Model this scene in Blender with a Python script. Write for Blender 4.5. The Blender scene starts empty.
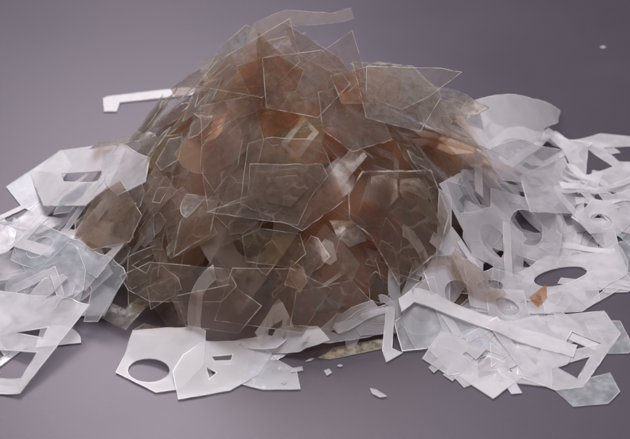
import bpy, math, random
import numpy as np
from mathutils import Vector
from mathutils.geometry import delaunay_2d_cdt

rng = random.Random(7)
sc = bpy.context.scene
col = sc.collection
R = math.radians

# ------------------------------------------------------------------ camera
ELEV, DIST, HALF = R(35.0), 1.18, 0.315 / 1.18
CAM = np.array((0.0, -DIST * math.cos(ELEV), DIST * math.sin(ELEV)))
FWD = np.array((0.0, math.cos(ELEV), -math.sin(ELEV)))
UPV = np.array((0.0, math.sin(ELEV), math.cos(ELEV)))
cam_data = bpy.data.cameras.new('camera')
cam_data.sensor_width = 36.0
cam_data.lens = 18.0 / HALF
cam_data.clip_start, cam_data.clip_end = 0.01, 50.0
cam_data.dof.use_dof = True
cam_data.dof.focus_distance = 1.08
cam_data.dof.aperture_fstop = 7.0
camera = bpy.data.objects.new('camera', cam_data)
camera.location = CAM
camera.rotation_euler = (math.pi / 2 - ELEV, 0, 0)
col.objects.link(camera)
sc.camera = camera

# ------------------------------------------------------------------ world, lamps, exposure
world = bpy.data.worlds.new('World')
sc.world = world
world.use_nodes = True
bg = world.node_tree.nodes['Background']
bg.inputs[0].default_value = (0.93, 0.92, 1.0, 1)
bg.inputs[1].default_value = 0.22


def softbox(name, loc, aim, sx, sy, watts, colour):
    ld = bpy.data.lights.new(name, 'AREA')
    ld.shape = 'RECTANGLE'
    ld.size, ld.size_y, ld.energy, ld.color = sx, sy, watts, colour
    ob = bpy.data.objects.new(name, ld)
    ob.location = loc
    ob.rotation_euler = (Vector(aim) - Vector(loc)).to_track_quat('-Z', 'Y').to_euler()
    col.objects.link(ob)


softbox('softbox_lamp', (-0.36, 1.25, 1.27), (-0.03, 0, 0.0), 0.85, 0.75, 22.0, (1.0, 0.955, 0.985))
softbox('overhead_lamp', (-0.05, -0.05, 1.60), (0.0, -0.05, 0), 1.0, 0.9, 29.0, (1.0, 0.97, 0.98))

sc.view_settings.view_transform = 'Standard'
sc.view_settings.look = 'None'
sc.view_settings.exposure = 0.0
sc.view_settings.gamma = 1.0
sc.view_settings.use_curve_mapping = False
sc.render.engine = 'CYCLES'
cy = sc.cycles
cy.max_bounces = 9
cy.diffuse_bounces = 4
cy.glossy_bounces = 4
cy.transmission_bounces = 6
cy.transparent_max_bounces = 32
cy.caustics_reflective = False
cy.use_denoising = True
cy.use_adaptive_sampling = True
cy.adaptive_threshold = 0.04
cy.sample_clamp_indirect = 4.0


# ------------------------------------------------------------------ materials
def nodes(name):
    m = bpy.data.materials.new(name)
    m.use_nodes = True
    nt = m.node_tree
    nt.nodes.clear()
    return m, nt


def nn(nt, kind, **kw):
    n = nt.nodes.new(kind)
    for k, v in kw.items():
        if k.startswith('i_'):
            n.inputs[k[2:].replace('_', ' ')].default_value = v
        else:
            setattr(n, k, v)
    return n


def ramp(nt, src, stops):
    r = nt.nodes.new('ShaderNodeValToRGB')
    el = r.color_ramp.elements
    while len(el) < len(stops):
        el.new(0.5)
    for e, (p, c) in zip(el, stops):
        e.position, e.color = p, (*c, 1)
    nt.links.new(src, r.inputs[0])
    return r.outputs[0]


def sheet_material(name, tint, tint2, body, scatter, scatter2, gloss_rough, bump=0.15, noise_scale=28.0, crack=0.0, through=0.4, grain=0.14, shine=0.45):
    """thin see-through sheet: tinted passage, cloudy scatter that varies in patches, fresnel shine"""
    m, nt = nodes(name)
    L = nt.links.new
    out = nn(nt, 'ShaderNodeOutputMaterial')
    tc = nn(nt, 'ShaderNodeTexCoord')
    oi = nn(nt, 'ShaderNodeObjectInfo')
    off = nn(nt, 'ShaderNodeVectorMath', operation='ADD')
    scl = nn(nt, 'ShaderNodeMath', operation='MULTIPLY')
    scl.inputs[1].default_value = 37.0
    L(oi.outputs['Random'], scl.inputs[0])
    L(tc.outputs['Object'], off.inputs[0])
    L(scl.outputs[0], off.inputs[1])
    n1 = nn(nt, 'ShaderNodeTexNoise', i_Scale=noise_scale, i_Detail=2.0, i_Roughness=0.62)
    n2 = nn(nt, 'ShaderNodeTexNoise', i_Scale=noise_scale * 5.5, i_Detail=2.0, i_Roughness=0.7)
    L(off.outputs[0], n1.inputs['Vector'])
    L(off.outputs[0], n2.inputs['Vector'])
    tcol = ramp(nt, n1.outputs['Fac'], [(0.36, tint), (0.66, tint2)])
    tr = nn(nt, 'ShaderNodeBsdfTransparent')
    L(tcol, tr.inputs['Color'])
    bcol = ramp(nt, n2.outputs['Fac'], [(0.3, tuple(c * (0.96 if grain < 0.2 else 0.86) for c in body)), (0.7, body)])
    df = nn(nt, 'ShaderNodeBsdfDiffuse')
    tl = nn(nt, 'ShaderNodeBsdfTranslucent')
    L(bcol, df.inputs['Color'])
    L(bcol, tl.inputs['Color'])
    dm = nn(nt, 'ShaderNodeMixShader')
    dm.inputs[0].default_value = through
    L(df.outputs[0], dm.inputs[1])
    L(tl.outputs[0], dm.inputs[2])
    fac = nn(nt, 'ShaderNodeMapRange')
    fac.inputs['From Min'].default_value = 0.33
    fac.inputs['From Max'].default_value = 0.68
    fac.inputs['To Min'].default_value = scatter
    fac.inputs['To Max'].default_value = scatter2
    mixn = nn(nt, 'ShaderNodeMath', operation='MULTIPLY_ADD')
    mixn.inputs[1].default_value = grain
    L(n2.outputs['Fac'], mixn.inputs[0])
    hlf = nn(nt, 'ShaderNodeMath', operation='MULTIPLY')
    hlf.inputs[1].default_value = 1.0 - grain
    L(n1.outputs['Fac'], hlf.inputs[0])
    L(hlf.outputs[0], mixn.inputs[2])
    L(mixn.outputs[0], fac.inputs['Value'])
    body_mix = nn(nt, 'ShaderNodeMixShader')
    fsrc = fac.outputs[0]
    if crack:                                   # fine creases and flaked lines, only in patches
        wob = nn(nt, 'ShaderNodeVectorMath', operation='MULTIPLY_ADD')
        wob.inputs[1].default_value = (0.03, 0.03, 0.03)
        L(n1.outputs['Color'], wob.inputs[0])
        L(off.outputs[0], wob.inputs[2])
        vo = nn(nt, 'ShaderNodeTexVoronoi', feature='DISTANCE_TO_EDGE', i_Scale=32.0)
        L(wob.outputs[0], vo.inputs['Vector'])
        ln = nn(nt, 'ShaderNodeMapRange')
        ln.inputs['From Min'].default_value = 0.008
        ln.inputs['From Max'].default_value = 0.035
        ln.inputs['To Min'].default_value = crack
        ln.inputs['To Max'].default_value = 0.0
        L(vo.outputs['Distance'], ln.inputs['Value'])
        pm = nn(nt, 'ShaderNodeMapRange')
        pm.inputs['From Min'].default_value = 0.5
        pm.inputs['From Max'].default_value = 0.62
        L(n1.outputs['Fac'], pm.inputs['Value'])
        mu = nn(nt, 'ShaderNodeMath', operation='MULTIPLY')
        L(ln.outputs[0], mu.inputs[0])
        L(pm.outputs[0], mu.inputs[1])
        ad = nn(nt, 'ShaderNodeMath', operation='ADD', use_clamp=True)
        L(fsrc, ad.inputs[0])
        L(mu.outputs[0], ad.inputs[1])
        fsrc = ad.outputs[0]
    L(fsrc, body_mix.inputs[0])
    L(tr.outputs[0], body_mix.inputs[1])
    L(dm.outputs[0], body_mix.inputs[2])
    gl = nn(nt, 'ShaderNodeBsdfGlossy', i_Roughness=gloss_rough)
    rg = nn(nt, 'ShaderNodeMapRange')
    rg.inputs['From Min'].default_value, rg.inputs['From Max'].default_value = 0.3, 0.7
    rg.inputs['To Min'].default_value, rg.inputs['To Max'].default_value = gloss_rough * 0.6, gloss_rough * 1.5
    L(n2.outputs['Fac'], rg.inputs['Value'])
    L(rg.outputs[0], gl.inputs['Roughness'])
    fr = nn(nt, 'ShaderNodeFresnel', i_IOR=1.5)
    fm = nn(nt, 'ShaderNodeMath', operation='MULTIPLY')
    fm.inputs[1].default_value = shine
    L(fr.outputs[0], fm.inputs[0])
    fin = nn(nt, 'ShaderNodeMixShader')
    L(fm.outputs[0], fin.inputs[0])
    L(body_mix.outputs[0], fin.inputs[1])
    L(gl.outputs[0], fin.inputs[2])
    L(fin.outputs[0], out.inputs['Surface'])
    return m


def edge_material(name, colour, see):
    """the cut edge of a sheet: rough and frosted"""
    m, nt = nodes(name)
    L = nt.links.new
    out = nn(nt, 'ShaderNodeOutputMaterial')
    tc = nn(nt, 'ShaderNodeTexCoord')
    n1 = nn(nt, 'ShaderNodeTexNoise', i_Scale=60.0, i_Detail=4.0)
    L(tc.outputs['Object'], n1.inputs['Vector'])
    df = nn(nt, 'ShaderNodeBsdfDiffuse')
    tl = nn(nt, 'ShaderNodeBsdfTranslucent')
    df.inputs[0].default_value = (*colour, 1)
    tl.inputs[0].default_value = (*colour, 1)
    dm = nn(nt, 'ShaderNodeMixShader')
    dm.inputs[0].default_value = 0.5
    L(df.outputs[0], dm.inputs[1])
    L(tl.outputs[0], dm.inputs[2])
    tr = nn(nt, 'ShaderNodeBsdfTransparent')
    fac = nn(nt, 'ShaderNodeMapRange')
    fac.inputs['From Min'].default_value = 0.42
    fac.inputs['From Max'].default_value = 0.58
    fac.inputs['To Min'].default_value = min(1.0, see + 0.42)
    fac.inputs['To Max'].default_value = max(0.0, see - 0.4)
    L(n1.outputs['Fac'], fac.inputs['Value'])
    mx = nn(nt, 'ShaderNodeMixShader')
    L(fac.outputs[0], mx.inputs[0])
    L(dm.outputs[0], mx.inputs[1])
    L(tr.outputs[0], mx.inputs[2])
    gl = nn(nt, 'ShaderNodeBsdfGlossy', i_Roughness=0.25)
    fin = nn(nt, 'ShaderNodeMixShader')
    fin.inputs[0].default_value = 0.08
    L(mx.outputs[0], fin.inputs[1])
    L(gl.outputs[0], fin.inputs[2])
    L(fin.outputs[0], out.inputs['Surface'])
    return m


MAT = {
    'smoky brown': sheet_material('mica_smoky_brown', (0.955, 0.92, 0.895), (0.91, 0.85, 0.805), (0.66, 0.54, 0.49), 0.02, 0.065, 0.30, crack=0.12),
    'grey-brown': sheet_material('mica_grey_brown', (0.965, 0.945, 0.925), (0.935, 0.895, 0.865), (0.68, 0.60, 0.56), 0.02, 0.065, 0.30, crack=0.12),
    'amber': sheet_material('mica_amber', (0.955, 0.895, 0.845), (0.905, 0.80, 0.705), (0.66, 0.50, 0.41), 0.02, 0.075, 0.30, crack=0.12),
    'rust-orange': sheet_material('mica_rust', (0.935, 0.81, 0.71), (0.88, 0.64, 0.48), (0.62, 0.37, 0.25), 0.05, 0.17, 0.30, crack=0.08),
    'olive': sheet_material('mica_olive', (0.93, 0.90, 0.82), (0.87, 0.825, 0.71), (0.54, 0.48, 0.36), 0.02, 0.07, 0.30, crack=0.12),
    'clear brown': sheet_material('mica_clear_brown', (0.965, 0.94, 0.92), (0.935, 0.89, 0.855), (0.62, 0.54, 0.50), 0.006, 0.025, 0.28, crack=0.06),
    'frosted white': sheet_material('plastic_frosted_white', (0.95, 0.94, 0.96), (0.94, 0.93, 0.95), (0.84, 0.81, 0.83), 0.27, 0.33, 0.5, through=0.22, grain=0.12, shine=0.2, noise_scale=14.0),
    'milky': sheet_material('plastic_milky', (0.96, 0.95, 0.96), (0.95, 0.94, 0.96), (0.84, 0.81, 0.83), 0.20, 0.26, 0.5, through=0.22, grain=0.12, shine=0.2, noise_scale=14.0),
    'clear bluish': sheet_material('plastic_clear_bluish', (0.95, 0.96, 0.97), (0.94, 0.95, 0.97), (0.80, 0.81, 0.85), 0.095, 0.115, 0.36, through=0.22, grain=0.12, shine=0.35, noise_scale=14.0),
    'opaque white': sheet_material('plastic_opaque_white', (0.94, 0.93, 0.94), (0.93, 0.92, 0.94), (0.86, 0.83, 0.85), 0.43, 0.50, 0.5, through=0.18, grain=0.12, shine=0.2, noise_scale=14.0),
}


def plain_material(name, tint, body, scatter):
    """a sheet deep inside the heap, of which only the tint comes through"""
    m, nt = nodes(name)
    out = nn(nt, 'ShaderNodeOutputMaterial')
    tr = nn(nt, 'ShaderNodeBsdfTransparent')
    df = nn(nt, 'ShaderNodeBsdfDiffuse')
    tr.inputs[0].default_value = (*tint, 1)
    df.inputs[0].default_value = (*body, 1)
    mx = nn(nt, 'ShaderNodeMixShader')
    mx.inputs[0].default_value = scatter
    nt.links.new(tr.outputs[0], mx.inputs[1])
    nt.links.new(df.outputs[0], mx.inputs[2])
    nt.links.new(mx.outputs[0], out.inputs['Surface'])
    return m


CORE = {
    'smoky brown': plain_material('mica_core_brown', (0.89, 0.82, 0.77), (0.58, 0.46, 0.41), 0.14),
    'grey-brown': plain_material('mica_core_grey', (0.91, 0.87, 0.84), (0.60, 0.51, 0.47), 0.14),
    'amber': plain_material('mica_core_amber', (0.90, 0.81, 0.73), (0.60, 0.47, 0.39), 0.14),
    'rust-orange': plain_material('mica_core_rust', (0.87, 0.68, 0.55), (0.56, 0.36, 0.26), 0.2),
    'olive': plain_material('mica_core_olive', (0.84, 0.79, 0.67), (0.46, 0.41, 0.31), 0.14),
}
EDGE_BROWN = edge_material('mica_cut_edge', (0.78, 0.72, 0.68), 0.52)
EDGE_WHITE = edge_material('plastic_cut_edge', (0.88, 0.86, 0.88), 0.15)


def table_material():
    m, nt = nodes('grey_table_laminate')
    L = nt.links.new
    out = nn(nt, 'ShaderNodeOutputMaterial')
    b = nn(nt, 'ShaderNodeBsdfPrincipled')
    tc = nn(nt, 'ShaderNodeTexCoord')
    n1 = nn(nt, 'ShaderNodeTexNoise', i_Scale=5.0, i_Detail=6.0, i_Roughness=0.6)
    n2 = nn(nt, 'ShaderNodeTexNoise', i_Scale=420.0, i_Detail=2.0)
    L(tc.outputs['Object'], n1.inputs['Vector'])
    L(tc.outputs['Object'], n2.inputs['Vector'])
    c = ramp(nt, n1.outputs['Fac'], [(0.3, (0.034, 0.027, 0.039)), (0.7, (0.041, 0.033, 0.047))])
    L(c, b.inputs['Base Color'])
    rr = nn(nt, 'ShaderNodeMapRange')
    rr.inputs['To Min'].default_value = 0.40
    rr.inputs['To Max'].default_value = 0.52
    L(n1.outputs['Fac'], rr.inputs['Value'])
    L(rr.outputs[0], b.inputs['Roughness'])
    b.inputs['Specular IOR Level'].default_value = 0.80
    b.inputs['Specular Tint'].default_value = (0.98, 0.89, 1.0, 1)
    bp = nn(nt, 'ShaderNodeBump', i_Strength=0.12, i_Distance=0.0004)
    L(n2.outputs['Fac'], bp.inputs['Height'])
    L(bp.outputs[0], b.inputs['Normal'])
    L(b.outputs[0], out.inputs['Surface'])
    return m


# ------------------------------------------------------------------ table
me = bpy.data.meshes.new('table_surface')
W = 3.0
me.from_pydata([(-W, -W, 0), (W, -W, 0), (W, W, 0), (-W, W, 0)], [], [(0, 1, 2, 3)])
me.materials.append(table_material())
table = bpy.data.objects.new('table_surface', me)
table['kind'] = 'structure'
table['label'] = 'smooth purple-grey table surface under the scrap'
col.objects.link(table)

# ------------------------------------------------------------------ resting sheets on a height field
CELL = 0.003
GX0, GX1, GY0, GY1 = -0.56, 0.56, -0.42, 0.52
xs = np.arange(GX0, GX1, CELL)
ys = np.arange(GY0, GY1, CELL)
XX, YY = np.meshgrid(xs, ys)
HF = np.full(XX.shape, 0.0006)


def ray(px, py):
    return FWD + np.array((1.0, 0, 0)) * ((px - 315.0) / 315.0 * HALF) + UPV * (-(py - 219.5) / 315.0 * HALF)


def at_height(px, py, z):
    d = ray(px, py)
    return CAM + d * ((z - CAM[2]) / d[2])


def to_pixel(p):
    v = np.asarray(p) - CAM
    dep = v @ FWD
    return 315 + v[0] / dep / HALF * 315, 219.5 - (v @ UPV) / dep / HALF * 315


def inside(poly, X, Y):
    res = np.zeros(X.shape, bool)
    n = len(poly)
    for i in range(n):
        x0, y0 = poly[i]
        x1, y1 = poly[(i + 1) % n]
        if y0 == y1:
            continue
        c = ((y0 > Y) != (y1 > Y)) & (X < (x1 - x0) * (Y - y0) / (y1 - y0) + x0)
        res ^= c
    return res


def cells(poly):
    p = np.array(poly)
    i0 = max(0, int((p[:, 0].min() - GX0) / CELL) - 1)
    i1 = min(len(xs), int((p[:, 0].max() - GX0) / CELL) + 3)
    j0 = max(0, int((p[:, 1].min() - GY0) / CELL) - 1)
    j1 = min(len(ys), int((p[:, 1].max() - GY0) / CELL) + 3)
    return slice(j0, j1), slice(i0, i1)


def poly_centroid(poly):
    a = cx = cy_ = 0.0
    for (x0, y0), (x1, y1) in zip(poly, poly[1:] + poly[:1]):
        c = x0 * y1 - x1 * y0
        a += c
        cx += (x0 + x1) * c
        cy_ += (y0 + y1) * c
    return cx / (3 * a), cy_ / (3 * a), abs(a) / 2


def rest_plane(poly, holes):
    """plane z = a + b(x-cx) + c(y-cy) on which a stiff sheet comes to rest: three contacts round its centre"""
    sj, si = cells(poly)
    X, Y, H = XX[sj, si], YY[sj, si], HF[sj, si]
    m = inside(poly, X, Y)
    for h in holes:
        m &= ~inside(h, X, Y)
    cx, cy_, _ = poly_centroid(poly)
    pts = np.stack([X[m] - cx, Y[m] - cy_, H[m]], 1)
    # outline points keep thin strips represented
    ox = np.array(poly)
    ii = np.clip(((ox[:, 0] - GX0) / CELL).round().astype(int), 0, len(xs) - 1)
    jj = np.clip(((ox[:, 1] - GY0) / CELL).round().astype(int), 0, len(ys) - 1)
    pts = np.concatenate([pts, np.stack([ox[:, 0] - cx, ox[:, 1] - cy_, HF[jj, ii]], 1)])
    tri = [np.array((math.cos(a) * 9, math.sin(a) * 9, -9.0)) for a in (0.3, 2.4, 4.5)]
    plane = (0, 0, 0)
    for _ in range(80):
        A = np.array([(1, t[0], t[1]) for t in tri])
        try:
            plane = np.linalg.solve(A, [t[2] for t in tri])
        except np.linalg.LinAlgError:
            break
        viol = pts[:, 2] - (plane[0] + plane[1] * pts[:, 0] + plane[2] * pts[:, 1])
        k = int(viol.argmax())
        if viol[k] < 1e-5:
            break
        best = None
        for r in range(3):
            t2 = list(tri)
            t2[r] = pts[k]
            A2 = np.array([(1, 1, 1), [t[0] for t in t2], [t[1] for t in t2]])
            try:
                lam = np.linalg.solve(A2, (1, 0, 0))
            except np.linalg.LinAlgError:
                continue
            if best is None or lam.min() > best[0]:
                best = (lam.min(), t2)
        if best is None:
            break
        tri = best[1]
    viol = pts[:, 2] - (plane[0] + plane[1] * pts[:, 0] + plane[2] * pts[:, 1])
    return (cx, cy_, plane[0] + max(0.0, viol.max()), plane[1], plane[2])


def bend_function(poly, pl, amount, angle, arch):
    """rise above the resting plane: curled-up ends, or an arch standing on its ends"""
    cx, cy_ = pl[0], pl[1]
    ca, sa = math.cos(angle), math.sin(angle)
    smax = max(abs((x - cx) * ca + (y - cy_) * sa) for x, y in poly) or 1.0

    def f(x, y):
        s = ((x - cx) * ca + (y - cy_) * sa) / smax
        return amount * (1 - s * s if arch else s * s)
    return f


def drape_function(poly, holes, pl, sag, rise):
    """how far a limp sheet hangs below (or curls above) its resting plane, settled on what lies under it"""
    sj, si = cells(poly)
    X, Y, H = XX[sj, si], YY[sj, si], HF[sj, si]
    base = pl[2] + pl[3] * (X - pl[0]) + pl[4] * (Y - pl[1])
    m = inside(poly, X, Y)
    floor = H - base
    z = rise(X, Y) + np.zeros(X.shape)
    steps = max(1, int(sag / 0.0002))
    for _ in range(steps):
        p = np.pad(z, 1, mode='edge')
        avg = (p[:-2, 1:-1] + p[2:, 1:-1] + p[1:-1, :-2] + p[1:-1, 2:]) * 0.25
        z = np.where(m, np.maximum(floor, 0.4 * z + 0.6 * avg - 0.0002), avg - 0.0002)
    for _ in range(5):
        p = np.pad(z, 1, mode='edge')
        z = 0.5 * z + 0.125 * (p[:-2, 1:-1] + p[2:, 1:-1] + p[1:-1, :-2] + p[1:-1, 2:])
    z = np.maximum(z, 0.0007 - base)            # never into the table
    z = np.where(m, np.maximum(z, floor - 0.0008), z)
    x0, y0 = X[0, 0], Y[0, 0]
    nj, ni = z.shape

    def f(x, y):
        x, y = np.asarray(x, float), np.asarray(y, float)
        a = np.clip((x - x0) / CELL, 0, ni - 1.001)
        b = np.clip((y - y0) / CELL, 0, nj - 1.001)
        i, j = a.astype(int), b.astype(int)
        fa, fb = a - i, b - j
        return (z[j, i] * (1 - fa) * (1 - fb) + z[j, i + 1] * fa * (1 - fb) + z[j + 1, i] * (1 - fa) * fb + z[j + 1, i + 1] * fa * fb)
    return f


def height(pl, bend, x, y):
    return pl[2] + pl[3] * (x - pl[0]) + pl[4] * (y - pl[1]) + bend(x, y)


def stamp(poly, holes, pl, bend, thick):
    sj, si = cells(poly)
    X, Y = XX[sj, si], YY[sj, si]
    m = inside(poly, X, Y)
    for h in holes:
        m &= ~inside(h, X, Y)
    z = height(pl, bend, X, Y) + thick * math.sqrt(1 + pl[3] ** 2 + pl[4] ** 2) + 0.0003
    HF[sj, si] = np.where(m, np.maximum(HF[sj, si], z), HF[sj, si])


def densify(poly, step, jit=0.0):
    out = []
    n = len(poly)
    for i in range(n):
        (x0, y0), (x1, y1) = poly[i], poly[(i + 1) % n]
        L = math.hypot(x1 - x0, y1 - y0)
        k = max(1, int(L / step))
        for q in range(k):
            t = q / k
            j = jit if q else 0.0
            out.append((x0 + (x1 - x0) * t + rng.uniform(-j, j), y0 + (y1 - y0) * t + rng.uniform(-j, j)))
    return out


def offset_loop(poly, d):
    """loop moved to its left by d (inwards for a counter-clockwise loop)"""
    out = []
    n = len(poly)
    for i in range(n):
        p, c, q = np.array(poly[i - 1]), np.array(poly[i]), np.array(poly[(i + 1) % n])
        a, b = c - p, q - c
        la, lb = np.linalg.norm(a), np.linalg.norm(b)
        if la < 1e-7 or lb < 1e-7:
            continue
        n1, n2 = np.array((-a[1], a[0])) / la, np.array((-b[1], b[0])) / lb
        s = n1 + n2
        s = s / max(1e-6, np.linalg.norm(s))
        k = d / max(0.5, float(s @ n1))
        out.append(tuple(c + s * k))
    return out


def signed_area(poly):
    return 0.5 * sum(x0 * y1 - x1 * y0 for (x0, y0), (x1, y1) in zip(poly, poly[1:] + poly[:1]))


def sheet_mesh(name, poly, holes, pl, bend, thick, mat, edge_mat, rim, ragged=0.00025):
    if signed_area(poly) < 0:
        poly = poly[::-1]
    holes = [h[::-1] if signed_area(h) > 0 else h for h in holes]   # clockwise: left is into the material
    fine = 0.008
    loops = [densify(poly, 0.005, ragged)] + [densify(h, fine, 0.0001) for h in holes]
    allpts, edges = [], []
    for lp in loops:
        for L in ([lp, offset_loop(lp, rim)] if rim else [lp]):
            s = len(allpts)
            allpts += L
            edges += [(s + i, s + (i + 1) % len(L)) for i in range(len(L))]
    A = np.array(poly)
    gs = 0.008
    gx, gy = np.meshgrid(np.arange(A[:, 0].min(), A[:, 0].max(), gs), np.arange(A[:, 1].min(), A[:, 1].max(), gs))
    gm = inside(poly, gx, gy)
    for h in holes:
        gm &= ~inside(h, gx, gy)
    allpts += [(float(x), float(y)) for x, y in zip(gx[gm], gy[gm])]
    res = delaunay_2d_cdt([Vector(p) for p in allpts], edges, [], 0, 1e-5)
    V = np.array([(v.x, v.y) for v in res[0]])
    F = np.array([f for f in res[2] if len(f) == 3])
    c = V[F].mean(1)
    keep = inside(loops[0], c[:, 0], c[:, 1])
    for h in loops[1:]:
        keep &= ~inside(h, c[:, 0], c[:, 1])
    F, c = F[keep], c[keep]
    # distance from each triangle to the cut edge decides the frosted rim
    dist = np.full(len(c), 9.0)
    for lp in loops:
        P = np.array(lp)
        Q = np.roll(P, -1, 0)
        for p, q in zip(P, Q):
            d = q - p
            t = np.clip(((c - p) @ d) / max(1e-12, d @ d), 0, 1)
            dist = np.minimum(dist, np.linalg.norm(c - (p + t[:, None] * d), axis=1))
    used = np.unique(F)
    remap = -np.ones(len(V), int)
    remap[used] = np.arange(len(used))
    V, F = V[used], remap[F]
    e1 = V[F[:, 1]] - V[F[:, 0]]
    e2 = V[F[:, 2]] - V[F[:, 0]]
    flip = (e1[:, 0] * e2[:, 1] - e1[:, 1] * e2[:, 0]) < 0
    F[flip] = F[flip][:, ::-1]
    z = height(pl, bend, V[:, 0], V[:, 1])
    nrm = np.array((-pl[3], -pl[4], 1.0))
    nrm /= np.linalg.norm(nrm)
    bot = np.column_stack([V, z])
    top = bot + nrm * thick
    n = len(V)
    org = np.array((pl[0], pl[1], height(pl, bend, pl[0], pl[1])))
    verts = np.concatenate([bot, top]) - org
    faces = [tuple(f[::-1]) for f in F] + [tuple(f + n) for f in F]
    rimf = dist < rim * 0.8 if rim else np.zeros(len(F), bool)
    mats = list(rimf.astype(int)) * 2
    cnt = {}
    for f in F:
        for a, b in ((f[0], f[1]), (f[1], f[2]), (f[2], f[0])):
            cnt[(a, b)] = 1
    for a, b in cnt:
        if (b, a) not in cnt:
            faces.append((a, b, b + n, a + n))
            mats.append(1)
    me = bpy.data.meshes.new(name)
    me.from_pydata([tuple(v) for v in verts], [], [tuple(int(i) for i in f) for f in faces])
    me.materials.append(mat)
    me.materials.append(edge_mat)
    me.polygons.foreach_set('material_index', mats)
    me.update()
    me.shade_smooth()
    me.set_sharp_from_angle(angle=R(35))
    ob = bpy.data.objects.new(name, me)
    ob.location = org
    col.objects.link(ob)
    return ob


THINGS = []


def add_sheet(kind, poly, holes, pl, bend, tone, form, thick=None, label=None, name=None, rim=None, group=None, core=False):
    brown = kind == 'brown'
    thick = thick or (rng.uniform(0.0006, 0.0011) if brown else rng.uniform(0.0005, 0.0010))
    if rim is None:
        rim = rng.choice((0.0, 0.0, 0.00035)) if brown else 0.0005
    name = name or ('mica_sheet' if brown else 'plastic_offcut')
    ob = sheet_mesh(name, poly, holes, pl, bend, thick, CORE.get(tone, MAT[tone]) if core else MAT[tone], EDGE_BROWN if brown else EDGE_WHITE, rim, rng.choice((0.0001, 0.0002, 0.0004)) if brown else 0.0002)
    stamp(poly, holes, pl, bend, thick)
    ob['category'] = 'mica sheet' if brown else 'plastic scrap'
    ob['group'] = group or ('brown sheets of the heap' if brown else 'white offcuts round the heap')
    xy = np.array(poly)
    THINGS.append(dict(ob=ob, kind=kind, tone=tone, form=form, label=label,
                       size=max(np.ptp(xy[:, 0]), np.ptp(xy[:, 1])), c=np.array(ob.location)))
    return ob


def drop(kind, poly, holes, tone, form, curl=None, max_slope=1.25, label=None, ceiling=None, over=0.018, core=False):
    pl = rest_plane(poly, holes)
    if math.hypot(pl[3], pl[4]) > max_slope:
        return None
    if ceiling is not None:                     # would stand out of the heap's outline: leave it
        sj, si = cells(poly)
        m = inside(poly, XX[sj, si], YY[sj, si])
        ex = (pl[2] + pl[3] * (XX[sj, si] - pl[0]) + pl[4] * (YY[sj, si] - pl[1]) - ceiling[sj, si])[m]
        if not len(ex) or ex.max() > over or ex.mean() > over * 0.3:
            return None
    if curl is None:
        curl = rng.choice((0.0, 0.001, 0.002, 0.004, 0.006)) if kind == 'brown' else rng.choice((0.0, 0.001, 0.002, 0.004, 0.006))
    if core:
        curl = rng.uniform(0.005, 0.012)
    bend = bend_function(poly, pl, curl, rng.uniform(0, 3.14), rng.random() < 0.5)
    bend = drape_function(poly, holes, pl, rng.uniform(0.0004, 0.0024) if kind == 'brown' else rng.uniform(0.003, 0.010), bend)
    return add_sheet(kind, poly, holes, pl, bend, tone, form, label=label, core=core)


def traced(kind, pix, tone, form, label, holes=(), curl=0.0, angle=0.0, arch=True, plane=None, thick=None, name=None, rim=None, sag=None):
    """a sheet whose outline is read off the photograph and which rests on whatever lies below it"""
    c = np.mean(np.array(pix), 0)
    if plane is not None:
        c = np.array(max(pix, key=lambda q: q[1]), float) + (0, 3)
    # where the view ray to its centre meets what is already there
    t_hit = None
    d = ray(*c)
    t = 0.7
    while t < 2.2:
        p = CAM + d * t
        i, j = int((p[0] - GX0) / CELL), int((p[1] - GY0) / CELL)
        hz = HF[j, i] if 0 <= i < len(xs) and 0 <= j < len(ys) else 0.0
        if p[2] <= hz:
            break
        t += 0.002
    pl = (p[0], p[1], p[2], 0.0, 0.0)
    fixed = plane is not None
    if fixed:                                  # leaning sheets: slope given, standing where the view ray meets the heap
        pl = (p[0], p[1] + plane[2], p[2] + plane[3], plane[0], plane[1])
    flat = lambda x, y: 0.0
    bend = flat

    def cast(px, py):
        d = ray(px, py)
        # CAM + t d on the plane
        num = pl[2] + pl[3] * (CAM[0] - pl[0]) + pl[4] * (CAM[1] - pl[1]) - CAM[2]
        den = d[2] - pl[3] * d[0] - pl[4] * d[1]
        q = CAM + d * (num / den)
        for _ in range(3):
            num2 = num + bend(q[0], q[1])
            q = CAM + d * (num2 / den)
        return (float(q[0]), float(q[1]))
    if sag is None:
        sag = 0.0015 if kind == 'brown' else 0.007
    for it in range(1 if fixed else 8):
        poly = [cast(*q) for q in pix]
        hp = [[cast(*q) for q in h] for h in holes]
        bend = bend_function(poly, pl, curl, angle, arch) if curl else flat
        if not fixed:
            npl = rest_plane(poly, hp)
            g = math.hypot(npl[3], npl[4])
            k = min(1.0, 1.3 / max(g, 1e-6))
            pl = (npl[0], npl[1], npl[2], npl[3] * k, npl[4] * k)
            bend = drape_function(poly, hp, pl, sag, bend)
    return add_sheet(kind, poly, hp, pl, bend, tone, form, thick=thick, label=label, name=name, rim=rim)


def ell(cx, cy_, rx, ry, n=20, a0=0.0):
    return [(cx + rx * math.cos(a0 + 2 * math.pi * i / n), cy_ + ry * math.sin(a0 + 2 * math.pi * i / n)) for i in range(n)]


def place(shape, x, y, rot):
    ca, sa = math.cos(rot), math.sin(rot)
    return [(x + px * ca - py * sa, y + px * sa + py * ca) for px, py in shape]


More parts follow.
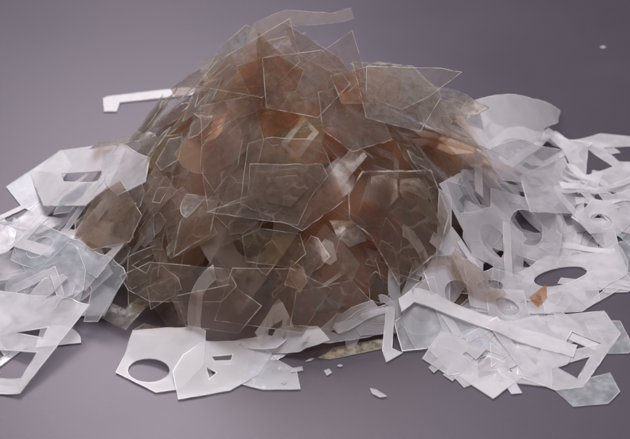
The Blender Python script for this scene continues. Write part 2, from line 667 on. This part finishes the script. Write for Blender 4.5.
# ------------------------------------------------------------------ shapes of scrap
def many_sided(s):
    n = rng.choice((4, 5, 5, 6, 6, 7))
    el = rng.uniform(0.6, 1.0)
    a0 = rng.uniform(0, 6.28)
    pts = [(s * 0.5 * math.cos(a0 + (i + rng.uniform(-.3, .3)) * 6.283 / n) * rng.uniform(.85, 1.1),
            s * 0.5 * el * math.sin(a0 + (i + rng.uniform(-.3, .3)) * 6.283 / n) * rng.uniform(.85, 1.1)) for i in range(n)]
    pts.sort(key=lambda p: math.atan2(p[1], p[0]))
    return pts, [], {4: 'four-cornered', 5: 'five-cornered', 6: 'six-cornered', 7: 'seven-cornered'}[n]


def round_sided(s):
    a = rng.uniform(1.6, 3.6)
    n = 12
    pts = [(s * .55 * math.cos(a * i / n), s * .55 * math.sin(a * i / n)) for i in range(n + 1)]
    pts += [(-s * rng.uniform(.1, .3), -s * rng.uniform(0.05, .2))]
    m = np.mean(pts, 0)
    return [(x - m[0], y - m[1]) for x, y in pts], [], 'round-sided'


def strip(s):
    w = s * rng.uniform(.12, .22)
    k = rng.uniform(-.2, .2) * s
    return [(-s * .6, -w / 2), (s * .6 + k * .3, -w / 2 * rng.uniform(.6, 1.2)), (s * .6, w / 2), (-s * .55, w / 2 * rng.uniform(.6, 1.2))], [], 'narrow strip'


def with_window(s):
    a, b = s * .55, s * rng.uniform(.36, .5)
    o = [(-a, -b), (a * rng.uniform(.8, 1.05), -b), (a, b * .55), (a * .7, b), (-a * rng.uniform(.75, 1), b)]
    u = rng.uniform(.5, .76)
    v = rng.uniform(.45, .72)
    k = rng.choice((0, 1, 2))
    if k == 0:
        h = [(-a * u, -b * v), (a * u, -b * v), (a * u, b * v), (-a * u * .8, b * v)]
    elif k == 1:
        r = min(a, b) * rng.uniform(.45, .62)
        h = ell(0, 0, r, r, 18)
    else:
        h = [(-a * u, -b * v), (a * u, -b * v * .7), (-a * u * .2, b * v)]
    return o, [h], ('with square cut-out', 'with round cut-out', 'with three-cornered cut-out')[k]


def bracket(s):
    w = s * rng.uniform(.18, .26)
    return [(-s * .5, -s * .4), (s * .5, -s * .4), (s * .5, -s * .4 + w), (-s * .5 + w, -s * .4 + w * .9),
            (-s * .5 + w, s * .4), (-s * .5, s * .45)], [], 'L-shaped'


def half_ring(s):
    r0, r1 = s * .5, s * rng.uniform(.28, .36)
    a = rng.uniform(2.6, 3.6)
    n = 14
    pts = [(r0 * math.cos(a * i / n), r0 * math.sin(a * i / n) - s * .2) for i in range(n + 1)]
    pts += [(r1 * math.cos(a * i / n), r1 * math.sin(a * i / n) - s * .2) for i in range(n, -1, -1)]
    return pts, [], 'half-ring'


def pick(table_):
    r = rng.random() * sum(w for _, w in table_)
    for f, w in table_:
        r -= w
        if r <= 0:
            return f
    return table_[-1][0]


BROWN_SHAPES = [(many_sided, 7), (round_sided, 1.3), (strip, 1.0), (with_window, 1.2), (bracket, .5)]
WHITE_SHAPES = [(many_sided, 1.8), (with_window, 5.5), (bracket, 2.2), (strip, 2.4), (half_ring, 1.6), (round_sided, .6)]
BROWN_TONES = [('clear brown', 4), ('smoky brown', 6), ('grey-brown', 4), ('amber', 2.2), ('rust-orange', 1.5), ('olive', 1.2)]
WHITE_TONES = [('frosted white', 5), ('milky', 4), ('clear bluish', 2), ('opaque white', 2)]


def random_sheet(kind, x, y, s, ceiling=None, over=0.018, core=False):
    shape, holes, form = pick(BROWN_SHAPES if kind == 'brown' else WHITE_SHAPES)(s)
    rot = rng.uniform(0, 6.283)
    tone = pick(BROWN_TONES if kind == 'brown' else WHITE_TONES)
    if kind == 'white' and inside(place(shape, x, y, rot), OPX, OPY).any():
        return None
    return drop(kind, place(shape, x, y, rot), [place(h, x, y, rot) for h in holes], tone, form, ceiling=ceiling, over=over, core=core)


# ------------------------------------------------------------------ the heap of brown sheets
def mound(x, y):
    hx, hy = -0.035, -0.012
    r1 = np.hypot((x - hx) / 0.200, (y - hy) / 0.178)
    a = 0.215 * np.clip(1.03 - r1, 0, 1) ** 0.92
    r2 = np.hypot((x - 0.07) / 0.125, (y - 0.03) / 0.13)
    b = 0.172 * np.clip(1.0 - r2, 0, 1) ** 0.75
    r3 = np.hypot((x + 0.06) / 0.16, (y - 0.02) / 0.13)
    c = 0.190 * np.clip(1.0 - r3, 0, 1) ** 0.75
    return np.maximum(np.maximum(a, b), c)


TARGET = mound(XX, YY)
LOW = np.maximum(TARGET, 0.0) * 0.6 + 0.026
FLAT = np.full(XX.shape, 0.012)
n_brown = 0
for attempt in range(2600):
    lack = np.clip(TARGET - HF - 0.006, 0, None)
    tot = lack.sum()
    if tot < 1e-3 or n_brown >= 260:
        break
    w = (lack ** 1.2).ravel()
    k = int(np.searchsorted(np.cumsum(w), rng.random() * w.sum()))
    x, y = XX.ravel()[k], YY.ravel()[k]
    if lack.max() < 0.010:
        break
    # pull towards the heap's middle so that overhanging corners stay inside its outline
    s = rng.uniform(0.05, 0.11) if n_brown > 120 else rng.uniform(0.08, 0.12)
    if random_sheet('brown', x + rng.uniform(-.008, .008) - (x + .03) * .06, y + rng.uniform(-.008, .008) - y * .06, s, TARGET, 0.022, core=n_brown < 80):
        n_brown += 1
print('brown sheets', n_brown, 'top', HF.max())

# smaller broken sheets strewn over its slopes
SKIN = np.maximum(TARGET, HF * (TARGET > 0.02))
skin = 0
for attempt in range(1500):
    if skin >= 110:
        break
    u, v = rng.uniform(95, 450), rng.uniform(100, 338)
    d = ray(u, v)
    p = CAM
    for q in range(380):
        p = CAM + d * (0.75 + q * 0.002)
        i, j = int((p[0] - GX0) / CELL), int((p[1] - GY0) / CELL)
        if 0 <= i < len(xs) and 0 <= j < len(ys) and p[2] <= HF[j, i]:
            break
    if p[2] < 0.012:
        continue
    if random_sheet('brown', p[0], p[1], rng.uniform(0.02, 0.055), SKIN, 0.02):
        skin += 1
print('skin', skin)

# ------------------------------------------------------------------ white offcuts strewn on both sides
FIELDS = {
    'right': ([(405, 120), (470, 110), (560, 130), (640, 145), (655, 250), (628, 280), (612, 345), (585, 378), (520, 372),
               (450, 360), (400, 335), (400, 300), (455, 255), (470, 190)], 100),
    'left': ([(20, 185), (60, 155), (118, 152), (100, 200), (85, 235), (110, 265), (95, 300), (70, 330), (20, 375), (-40, 380), (-40, 240)], 44),
    'front': ([(150, 345), (215, 330), (262, 345), (240, 378), (180, 380)], 3),
    'foot': ([(250, 322), (330, 312), (392, 296), (394, 322), (330, 334), (262, 338)], 12),
}
# the table shows through these openings of the offcuts that end up on top
OPEN = [(140, 371), (149, 366), (149, 376), (158, 371), (5, 360), (5, 372), (20, 360), (20, 372), (-10, 365), (72, 178), (92, 176),
        (596, 160), (592, 168), (620, 153), (630, 155), (585, 345), (592, 345), (572, 368), (580, 364), (548, 264), (562, 258), (575, 264),
        (30, 334), (340, 326), (612, 192), (628, 184), (486, 286), (222, 349)]
OPEN = [at_height(u, v, 0.008)[:2] for u, v in OPEN]
OPX, OPY = np.array([p[0] for p in OPEN]), np.array([p[1] for p in OPEN])
for f, (pix, count) in FIELDS.items():
    px = np.array(pix)
    done = 0
    for attempt in range(count * 10):
        if done >= count:
            break
        u, v = rng.uniform(px[:, 0].min(), px[:, 0].max()), rng.uniform(px[:, 1].min(), px[:, 1].max())
        if not inside(pix, np.array([u]), np.array([v]))[0]:
            continue
        q = at_height(u, v, 0.012)
        if random_sheet('white', q[0], q[1], rng.uniform(0.032, 0.075) if f != 'foot' else rng.uniform(0.024, 0.04), LOW if f != 'foot' else FLAT, 0.030):
            done += 1

# ------------------------------------------------------------------ offcuts one can pick out in the photograph
# small cut-out remnants tangled among the larger offcuts
def remnants(lo, hi, count):
    ceiling = HF + 0.012
    done = 0
    for attempt in range(count * 8):
        if done >= count:
            break
        u, v = rng.uniform(lo[0], hi[0]), rng.uniform(lo[1], hi[1])
        q = at_height(u, v, 0.02)
        i, j = int((q[0] - GX0) / CELL), int((q[1] - GY0) / CELL)
        if HF[j, i] < 0.003:
            continue
        shape, holes, form = pick([(with_window, 4), (bracket, 3), (strip, 2), (many_sided, 2)])(rng.uniform(.032, .062))
        rot = rng.uniform(0, 6.28)
        poly = place(shape, q[0], q[1], rot)
        if inside(poly, OPX, OPY).any():
            continue
        if drop('white', poly, [place(h, q[0], q[1], rot) for h in holes], pick(WHITE_TONES), form, max_slope=0.9, ceiling=ceiling, over=0.02):
            done += 1


T = traced
# left side
T('white', [(6, 187), (62, 150), (72, 165), (40, 216), (22, 207)], 'clear bluish', '', 'pointed grey-clear offcut sticking out at the far left of the white scrap')
T('white', [(0, 232), (52, 188), (64, 196), (8, 252), (-20, 262)], 'milky', 'strip', 'milky strip slanting down to the left edge of the picture')
T('white', [(30, 172), (60, 151), (112, 144), (126, 150), (110, 186), (86, 206), (44, 206)], 'opaque white', '',
  'opaque white offcut with a dark slot, leaning on the left foot of the heap', holes=[[(62, 174), (102, 171), (102, 178), (64, 182)]])
T('white', [(102, 150), (128, 146), (150, 158), (146, 182), (118, 196), (104, 180)], 'milky', '', 'cloudy scrap tucked under the left flank of the brown heap')
T('white', [(-10, 262), (38, 248), (62, 300), (50, 318), (0, 336), (-30, 320)], 'clear bluish', '', 'clear offcut at the left edge, above the large frame')
T('white', [(62, 233), (124, 268), (127, 276), (98, 322), (84, 322), (92, 290), (58, 246)], 'clear bluish', 'strip', 'grey translucent angled strip ending on the table left of the heap')
T('white', [(14, 248), (52, 233), (78, 248), (86, 270), (84, 290), (72, 300), (52, 299), (30, 282)], 'clear bluish', '', 'round-cornered clear sheet lying uppermost on the left scrap', curl=0.003, angle=1.0)
remnants((-5, 165), (110, 330), 7)
T('white', [(90, 305), (20, 394), (-42, 392), (-46, 300), (0, 291), (56, 296)], 'frosted white', '', 'large white frame with square opening, cut off by the left picture edge',
  holes=[[(-22, 346), (37, 353), (21, 379), (-22, 377)], [(16, 333), (48, 328), (43, 338)]], rim=0.001)
T('white', [(103, 99), (108, 97), (184, 88), (204, 89), (204, 94), (120, 103), (117, 112), (104, 112)], 'opaque white', '', 'thin white hooked bar behind the heap on the left', thick=0.0013)
# front left
T('brown', [(131, 320), (142, 304), (172, 312), (182, 327), (131, 329)], 'smoky brown', '', 'small dark brown wedge between the heap and the white piece with round hole')
T('white', [(133, 331), (116, 373), (156, 393), (178, 390), (204, 366), (206, 331), (170, 328)], 'opaque white', '', 'white offcut with a round hole at the front left',
  holes=[ell(149, 371, 21, 12)], thick=0.0011)
T('white', [(172, 366), (178, 400), (230, 391), (258, 372), (272, 341), (252, 327), (204, 329), (182, 345)], 'opaque white', '', 'bright white many-cornered offcut beside the round-holed one in front',
  holes=[[(211, 348), (232, 345), (230, 352), (214, 353)], [(206, 362), (216, 368), (209, 376)]], thick=0.0011, curl=0.004, angle=0.5)
T('white', [(255, 345), (296, 336), (300, 350), (284, 362), (262, 378), (240, 384)], 'clear bluish', '', 'small clear scrap at the front foot of the heap')
T('brown', [(318, 348), (334, 333), (384, 329), (386, 348), (330, 356)], 'olive', '', 'brown sliver under the white strips at the front of the heap')
T('white', [(300, 338), (352, 306), (372, 300), (388, 322), (384, 334), (330, 341)], 'frosted white', '', 'white strip-like offcut at the front foot of the heap, right of centre', holes=[[(330, 330), (356, 316), (360, 322), (338, 333)]])
T('white', [(262, 352), (276, 330), (318, 326), (330, 340), (300, 352)], 'opaque white', '', 'white scrap wedged against the front foot of the heap, middle')
T('white', [(226, 330), (262, 318), (290, 330), (276, 344), (240, 345)], 'frosted white', '', 'frosted scrap half under the front foot of the heap, left of the middle')
T('white', [(352, 318), (396, 300), (402, 318), (386, 334), (360, 336)], 'milky', '', 'milky scrap between the heap and the short white hook')
T('white', [(330, 326), (388, 306), (392, 312), (338, 334)], 'opaque white', '', 'thin white strip pointing at the short white hook')
# right side
T('white', [(455, 122), (468, 103), (492, 96), (532, 99), (560, 111), (557, 124), (544, 129), (540, 141), (508, 160), (478, 146)], 'opaque white', '', 'rolled white sheet arching up at the back right', curl=0.032, angle=0.1, arch=True, sag=0.0004)
T('white', [(418, 106), (436, 101), (452, 121), (447, 134), (425, 128)], 'milky', '', 'small milky flap at the right shoulder of the heap')
T('white', [(560, 143), (600, 134), (650, 139), (650, 203), (604, 190), (578, 180)], 'frosted white', '', 'white frame with two corner-shaped openings at the right picture edge',
  holes=[[(588, 150), (613, 167), (586, 176)], [(603, 148), (640, 146), (642, 165), (619, 162)]])
T('white', [(596, 190), (646, 168), (650, 236), (622, 232)], 'milky', '', 'milky offcut with a slot under the right-hand frame', holes=[[(606, 190), (640, 178), (640, 184), (612, 195)]])
T('white', [(480, 152), (520, 139), (562, 150), (546, 186), (502, 180)], 'milky', '', 'milky sheet covering the lower edge of the rolled white sheet')
T('white', [(520, 176), (562, 160), (586, 184), (572, 214), (530, 212)], 'milky', '', 'milky sheet in the middle of the right-hand scrap', curl=0.004, angle=0.8)
T('white', [(462, 196), (496, 182), (512, 204), (494, 228), (468, 226)], 'frosted white', '', 'frosted sheet beside the right flank of the heap', curl=0.005, angle=2.0)
T('brown', [(438, 142), (462, 128), (485, 144), (502, 172), (490, 179), (450, 162)], 'grey-brown', '', 'thin grey-brown sheet lying over the white scrap at the right of the heap')
remnants((440, 150), (630, 375), 20)
T('white', [(505, 280), (520, 250), (548, 235), (620, 244), (628, 274), (600, 291), (560, 286), (530, 291)], 'frosted white', '', 'white sheet with a large round opening, right of the heap', holes=[ell(562, 264, 26, 13)], thick=0.0011)
T('white', [(466, 282), (492, 268), (520, 276), (525, 296), (500, 316), (470, 306)], 'milky', '', 'milky offcut with a small arched opening, right front', holes=[ell(490, 286, 13, 6)])
T('brown', [(529, 298), (546, 285), (547, 299), (538, 308)], 'rust-orange', '', 'small rust-orange chip on the white scrap, the only one there')
T('white', [(540, 292), (598, 282), (600, 300), (582, 312), (545, 314)], 'frosted white', '', 'white flap sticking out below the round opening, at right')
T('white', [(394, 322), (430, 299), (482, 330), (502, 350), (470, 361), (440, 346), (402, 352)], 'clear bluish', '', 'clear film with a pin hole under the long white bar', holes=[ell(463, 341, 4, 3, 10)])
T('white', [(422, 359), (441, 331), (513, 358), (513, 369), (448, 376)], 'frosted white', '', 'pointed white offcut lying flat in front, below the long bar',
  holes=[[(466, 352), (476, 360), (486, 350), (506, 358), (504, 362), (488, 356), (476, 366), (462, 355)]])
T('white', [(552, 388), (610, 373), (620, 392), (608, 404), (573, 407)], 'clear bluish', '', 'clear bluish offcut nearest the lower right corner')
T('white', [(517, 318), (604, 311), (621, 334), (583, 388), (556, 391), (517, 377)], 'frosted white', '', 'large white frame with two openings, lowest of the right-hand scrap',
  holes=[[(572, 332), (602, 344), (560, 353)], [(556, 367), (590, 357), (577, 379)]], rim=0.001)
remnants((470, 200), (630, 365), 7)
T('white', [(386, 307), (395, 307), (392, 349), (403, 353), (386, 363), (382, 350)], 'opaque white', '', 'short white hook standing at the left end of the long bar', thick=0.0013)
T('white', [(398, 302), (412, 289), (432, 291), (577, 346), (573, 358), (426, 308), (414, 304), (401, 318)], 'opaque white', '', 'long bright white bar slanting across the front right scrap', thick=0.0013)
# clear brown sheets that slid from the heap on to the white scrap
done = 0
for attempt in range(200):
    if done >= 8:
        break
    u, v = (rng.uniform(425, 478), rng.uniform(140, 285)) if attempt % 3 else (rng.uniform(80, 135), rng.uniform(150, 240))
    q = at_height(u, v, 0.03)
    shape, holes, form = pick(BROWN_SHAPES)(rng.uniform(.03, .065))
    rot = rng.uniform(0, 6.28)
    if drop('brown', place(shape, q[0], q[1], rot), [place(h, q[0], q[1], rot) for h in holes], 'clear brown', form, curl=0.001, max_slope=0.6):
        done += 1
# crumbs on the table
for k, (pix, lb) in enumerate((([(290, 369), (302, 367), (303, 371), (291, 373)], 'flat white crumb on the table in front of the heap, leftmost of three'),
                               ([(324, 371), (329, 369), (332, 373), (327, 376)], 'tiny white crumb on the table, middle one of three'),
                               ([(370, 389), (376, 390), (387, 397), (380, 398), (372, 394)], 'clear white splinter on the bare table, nearest the viewer'))):
    T('white', pix, 'milky', '', lb, name='plastic_crumb')

for k, (u, v, r, lb) in enumerate(((276, 357, 4, 'tiny white crumb between the white front pieces and the heap foot'), (284, 383, 2, 'tiny white speck on the table in front of the bright white offcut'),
                                   (310, 358, 3, 'tiny white crumb close to the brown sliver in front'), (340, 366, 2, 'tiny white speck on the table below the brown sliver'),
                                   (603, 47, 2, 'tiny white speck alone on the table at the upper right'))):
    T('white', [(u - r * 1.6, v + r * .2), (u - r * .3, v - r * .6), (u + r * 1.5, v - r * .1), (u + r * .4, v + r * .7)], 'milky', '', lb, name='plastic_crumb')

# brown sheets one can pick out on the heap
T('brown', [(200, 106), (252, 95), (264, 140), (250, 200), (208, 211), (203, 180)], 'grey-brown', '', 'tall brown sheet with a bowed pale left edge, upper left of the heap', rim=0.00035)
T('brown', [(232, 262), (292, 268), (332, 291), (302, 334), (214, 314)], 'smoky brown', '', 'broad smoky sheet at the lower front of the heap', rim=0.00035)
T('brown', [(128, 290), (120, 276), (150, 262), (228, 269), (237, 286), (222, 302), (150, 302)], 'grey-brown', '', 'long round-cornered grey sheet at the lower left of the heap', rim=0.00035)
T('brown', [(176, 296), (232, 284), (262, 306), (238, 334), (186, 326)], 'smoky brown', '', 'smoky sheet at the front left foot of the heap, above the white pieces', rim=0.00035)
T('brown', [(296, 288), (352, 280), (372, 304), (330, 330), (290, 322)], 'grey-brown', '', 'grey-brown sheet at the front foot of the heap, right of the middle', rim=0.00035)
T('brown', [(75, 236), (95, 196), (121, 180), (142, 215), (130, 242), (92, 250)], 'amber', '', 'amber sheet at the far left foot of the heap', rim=0.00035)
T('brown', [(242, 236), (260, 228), (300, 234), (306, 254), (290, 268), (246, 262)], 'olive', '', 'olive sheet low on the middle of the heap', rim=0.00035)
T('brown', [(248, 143), (274, 137), (320, 140), (346, 200), (302, 231), (240, 204)], 'smoky brown', '', 'large brown sheet in the middle of the heap, behind the nested sheets', rim=0.00035)
T('brown', [(250, 164), (322, 164), (328, 176), (312, 196), (298, 226), (206, 213), (247, 197)], 'grey-brown', '', 'sheet with a straight pale top edge in the middle of the heap', rim=0.00035)
T('brown', [(258, 172), (302, 168), (321, 186), (297, 216), (260, 207)], 'clear brown', '', 'outer of the two small nested sheets in the middle of the heap', rim=0.0)
T('brown', [(266, 178), (297, 175), (308, 188), (291, 207), (266, 202)], 'smoky brown', '', 'inner of the two small nested sheets in the middle of the heap', rim=0.0)
T('brown', [(362, 171), (431, 170), (449, 215), (440, 250), (399, 286), (370, 236), (349, 220), (348, 194)], 'smoky brown', '', 'large eight-cornered sheet with pale edges on the right of the heap', rim=0.0009)
T('brown', [(318, 92), (345, 84), (372, 98), (392, 140), (352, 152), (322, 130)], 'smoky brown', '', 'brown sheet with pale upper edge high on the right of the heap', rim=0.00035)
T('brown', [(236, 66), (276, 54), (304, 70), (296, 92), (250, 96)], 'rust-orange', '', 'rust-tinted sheet just under the crest, left of the top')
T('brown', [(330, 76), (372, 66), (404, 80), (398, 104), (342, 104)], 'rust-orange', '', 'dark rust sheet just under the crest, right of the top')
T('brown', [(205, 86), (232, 58), (262, 50), (292, 90), (240, 116)], 'clear brown', '', 'clear brown sheet on the upper left shoulder of the heap')
T('brown', [(352, 62), (412, 66), (442, 96), (420, 132), (366, 118)], 'clear brown', '', 'clear brown sheet on the upper right shoulder of the heap')
T('brown', [(262, 58), (322, 50), (350, 84), (318, 118), (266, 108)], 'clear brown', '', 'clear brown sheet in the middle of the crest')
# leaning sheets along the crest
T('brown', [(196, 86), (216, 62), (290, 18), (300, 62), (262, 98)], 'clear brown', '', 'thin clear-brown sheet leaning up at the left of the crest', plane=(0.15, 1.2, 0.0, 0.004), rim=0.00035)
T('brown', [(243, 52), (255, 22), (286, 10), (334, 13), (351, 8), (354, 18), (335, 23), (290, 26), (264, 44), (252, 84)], 'smoky brown', '', 'narrow hooked strip curling up at the very top of the heap', plane=(0.0, 1.0, 0.0, 0.0), thick=0.0009, rim=0.0)
T('brown', [(296, 70), (352, 30), (366, 76), (340, 100), (300, 98)], 'clear brown', '', 'upright four-sided sheet at the top of the heap', plane=(-0.1, 1.1, 0.0, 0.0), rim=0.00035)
T('brown', [(366, 66), (440, 68), (462, 72), (430, 96), (402, 110), (366, 96)], 'clear brown', '', 'pointed sheet jutting out at the upper right of the heap', plane=(-0.1, 0.9, 0.0, 0.0), rim=0.00035)

# ------------------------------------------------------------------ labels: what each piece looks like and where it lies
def visible_counts():
    bpy.context.view_layer.update()
    dg = bpy.context.evaluated_depsgraph_get()
    seen = {}
    nx, ny = 340, 237
    for j in range(ny):
        for i in range(nx):
            d = ray((i + .5) * 630 / nx, (j + .5) * 439 / ny)
            ok, _, _, _, ob, _ = sc.ray_cast(dg, Vector(CAM), Vector(d))
            if ok:
                seen.setdefault(ob.name, []).append((i * 630 / nx, j * 439 / ny))
    return seen


SEEN = visible_counts()


def where(t):
    pts = SEEN.get(t['ob'].name)
    u, v = np.mean(np.array(pts), 0) if pts else to_pixel(t['c'])
    if t['kind'] == 'brown':
        row = 'near the crest of' if v < 105 else 'on the upper slope of' if v < 165 else 'halfway up' if v < 225 else 'low on' if v < 285 else 'at the front foot of'
        side = 'far left' if u < 165 else 'left' if u < 235 else 'middle' if u < 310 else 'right' if u < 385 else 'far right'
        return f'{row} the heap, {side}', u, v
    if u > 385:
        row = 'back' if v < 165 else 'middle' if v < 250 else 'front' if v < 320 else 'near end'
        side = 'by the heap' if u < 480 else 'halfway' if u < 570 else 'outermost'
        return f'{row} of right scrap, {side}', u, v
    if u < 165:
        row = 'back' if v < 200 else 'middle' if v < 280 else 'front'
        side = 'at the picture edge' if u < 40 else 'midway' if u < 85 else 'by the heap'
        return f'{row} of left scrap, {side}', u, v
    return 'at the front foot of the heap', u, v


ORD = ['', 'second', 'third', 'fourth', 'fifth', 'sixth', 'seventh', 'eighth', 'ninth', 'tenth', 'eleventh', 'twelfth']
buckets = {}
for t in THINGS:
    if t['label']:
        t['ob']['label'] = t['label']
        continue
    n = len(SEEN.get(t['ob'].name, ()))
    if n < 3:
        side = 'inside the brown heap' if t['kind'] == 'brown' else ('under the right-hand scrap' if t['c'][0] > 0.05 else 'under the left-hand scrap')
        t['ob']['label'] = ('brown sheet' if t['kind'] == 'brown' else 'white offcut') + ' buried ' + side + ', hardly visible'
        t['ob']['group'] = ('brown sheets buried inside the heap' if t['kind'] == 'brown' else 'white offcuts buried ' + side)
        continue
    w, u, v = where(t)
    noun = 'sheet' if t['kind'] == 'brown' else 'offcut'
    f = t['form']
    sz = 'small ' if t['size'] < 0.055 else 'large ' if t['size'] > 0.095 else ''
    if f.startswith('with'):
        base = f'{sz}{t["tone"]} {noun} {f}, {w}'
    elif f in ('narrow strip', 'half-ring'):
        base = f'{sz}{t["tone"]} {f} {w}'
    else:
        base = f'{sz}{f} {t["tone"]} {noun} {w}'
    buckets.setdefault(base, []).append((u, t))
for base, lst in buckets.items():
    lst.sort(key=lambda q: q[0])
    for k, (u, t) in enumerate(lst):
        if len(lst) == 1:
            t['ob']['label'] = base
        else:
            t['ob']['label'] = base + (', leftmost' if k == 0 else ', rightmost' if k == len(lst) - 1 else f', {ORD[k]} from left')
for t in THINGS:
    if len(t['ob']['label'].split()) > 16:
        t['ob']['label'] = t['ob']['label'].replace(' the heap,', ' heap,')
print('things', len(THINGS), 'unseen', sum(1 for t in THINGS if len(SEEN.get(t['ob'].name, ())) < 3))
